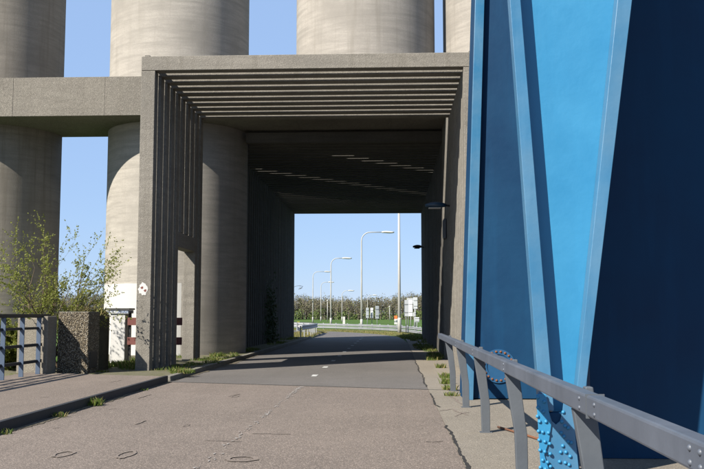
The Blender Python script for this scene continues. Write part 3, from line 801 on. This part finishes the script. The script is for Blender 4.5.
shrub('leafy_shrub', (-8.45, 21.45, .06), 0, tips, 'tall sparse spring shrub with small leaves behind the left railing', 'leaf', 3, .055, .40)
tips = []
random.seed(5)
for k in range(26):
    px = random.uniform(-30, 24); Y = random.uniform(20.9, 22.4); v = onY(px, random.uniform(318, 352), Y); tips.append((v.x, v.y, max(.25, v.z)))
shrub('low_shrub', (-9.5, 21.6, -.03), 0, tips, 'low dense green shrub filling the gaps behind the left railing', 'leaf', 11, .08, 1.0, .014)
# blades
def tufts(name, spots, mats, label, cat, blade=.16, seed=2, z=None):
    random.seed(seed); m = MB()
    for (x, y, z0, r, n, hh) in spots:
        for _ in range(n):
            a = random.uniform(0, 6.28); q = r * math.sqrt(random.random())
            p = Vector((x + q * math.cos(a), y + q * math.sin(a), z0)); h = hh * random.uniform(.4, 1.15)
            lean = rv() * .55; lean.z = 1; d = lean.normalized()
            side = Vector((math.cos(a * 3), math.sin(a * 3), 0)) * random.uniform(.004, .009) * (1 + hh * 3)
            b = len(m.v); t = p + d * h + Vector((lean.x, lean.y, -.2)) * h * .3; mid = p + d * h * .6
            mi = 1 if random.random() < .22 else 0
            m.v += [tuple(p - side), tuple(p + side), tuple(mid + side * .8), tuple(t), tuple(mid - side * .8)]
            m.face((b, b + 1, b + 2, b + 3, b + 4), mi)
    return tag(m.build(name, mats), label, cat, kind='stuff')
sp = []
random.seed(21)
for px, py, r, n, h in ((20, 434, .12, 40, .07), (62, 417, .13, 70, .1), (89, 405.5, .14, 120, .15), (183, 377, .3, 260, .14), (150, 390.5, .1, 30, .06)):
    v = onZ(px, py, 0); sp.append((XL + .06 if px < 170 else v.x, v.y, .0 if px < 170 else .09, r if px > 170 else r, n, h))
for k in range(50):                                   # round the legs of the portal and column foot
    x = random.uniform(-7.4, -5.0); y = random.uniform(20.9, 28.9)
    if -6.3 < x < -5.8 and y < 27: x -= .5
    sp.append((x, y, .085, random.uniform(.1, .28), random.randint(25, 90), random.uniform(.05, .17)))
for k in range(14): sp.append((random.uniform(-7.5, -6.3), random.uniform(22.3, 24.3), .085, .2, 80, random.uniform(.1, .26)))
for k in range(22): sp.append((random.uniform(-5.75, -5.1), random.uniform(26, 52), .085, .2, 45, random.uniform(.06, .2)))
tufts('weeds', sp, ['weed', 'dry_grass'], 'weeds sprouting along the left kerb and round the portal legs', 'weeds', seed=4)
sp = []
random.seed(22)
for px, py, n, h in ((447, 384, 140, .16), (450, 390, 120, .13), (446, 378, 110, .16), (441, 368, 90, .15), (452, 396, 60, .1), (437, 360, 80, .16), (432, 355, 80, .16), (545, 395, 50, .2), (528, 397, 40, .18), (517, 396, 20, .1)):
    v = onZ(px, py, 0); sp.append((v.x, v.y, .0, .14, n, h))
for k in range(30): sp.append((random.uniform(1.1, 1.75), random.uniform(27, 53), 0., .25, 60, random.uniform(.08, .22)))
for k in range(60): sp.append((random.uniform(.75, 2.4), random.uniform(52, 58), 0., .35, 60, random.uniform(.1, .3)))
tufts('weeds', sp, ['weed', 'dry_grass'], 'weeds along the right edge of the passage and by the blue box', 'weeds', seed=6)
sp = []
random.seed(23)
for k in range(34): sp.append((random.uniform(-7.68, -7.08), random.uniform(21.2, 21.95), 1.41, .08, 16, random.uniform(.14, .3)))
tufts('tall_grass', sp, ['dry_grass', 'weed'], 'tall yellowing grass showing above the pebbled block', 'grass', seed=8)
sp = []
for k in range(200): sp.append((random.uniform(-7.6, -5.2), random.uniform(54, 72), -.02, .3, 22, random.uniform(.08, .22)))
for k in range(260):
    t = random.random(); j = min(len(outer) - 2, 3 + int(t * 8)); q = random.random()
    sp.append((lerp(outer[j][0], outer[j + 1][0], q) + random.uniform(.15, 2.5), lerp(outer[j][1], outer[j + 1][1], q) + random.uniform(0, 1.2), -.02, .3, 20, random.uniform(.06, .2)))
tufts('verge_grass', sp, ['dry_grass', 'weed'], 'short rough grass on the verges of the bend', 'grass', seed=9)
# ivy on the left wall of the far gallery
random.seed(31)
m = MB()
for k in range(1500):
    y = random.gauss(42.5, .9); z = abs(random.gauss(.9, .95)); x = XI + .02 + random.random() * .18 * max(.2, 1 - z / 4)
    m.leaf(Vector((x, y, z)), (rv() + Vector((.3, 0, -.5))).normalized(), Vector((1, 0, 0)), random.uniform(.08, .16), random.uniform(.07, .13))
e = empty('ivy', (XI, 42.5, .08), 'dark ivy climbing the left wall of the far gallery', 'ivy')
o = m.build('leaves', 'ivy', e); o.location = -e.location
m = MB()
for k in range(9):
    y = 42.5 + random.uniform(-.8, .8); pts = [(XI + .03, y, .05)]
    for q in range(6): y += random.uniform(-.2, .2); pts.append((XI + .02, y, .05 + (q + 1) * .38))
    m.tube(pts, .012, 5)
o = m.build('stems', 'bark', e); o.location = -e.location
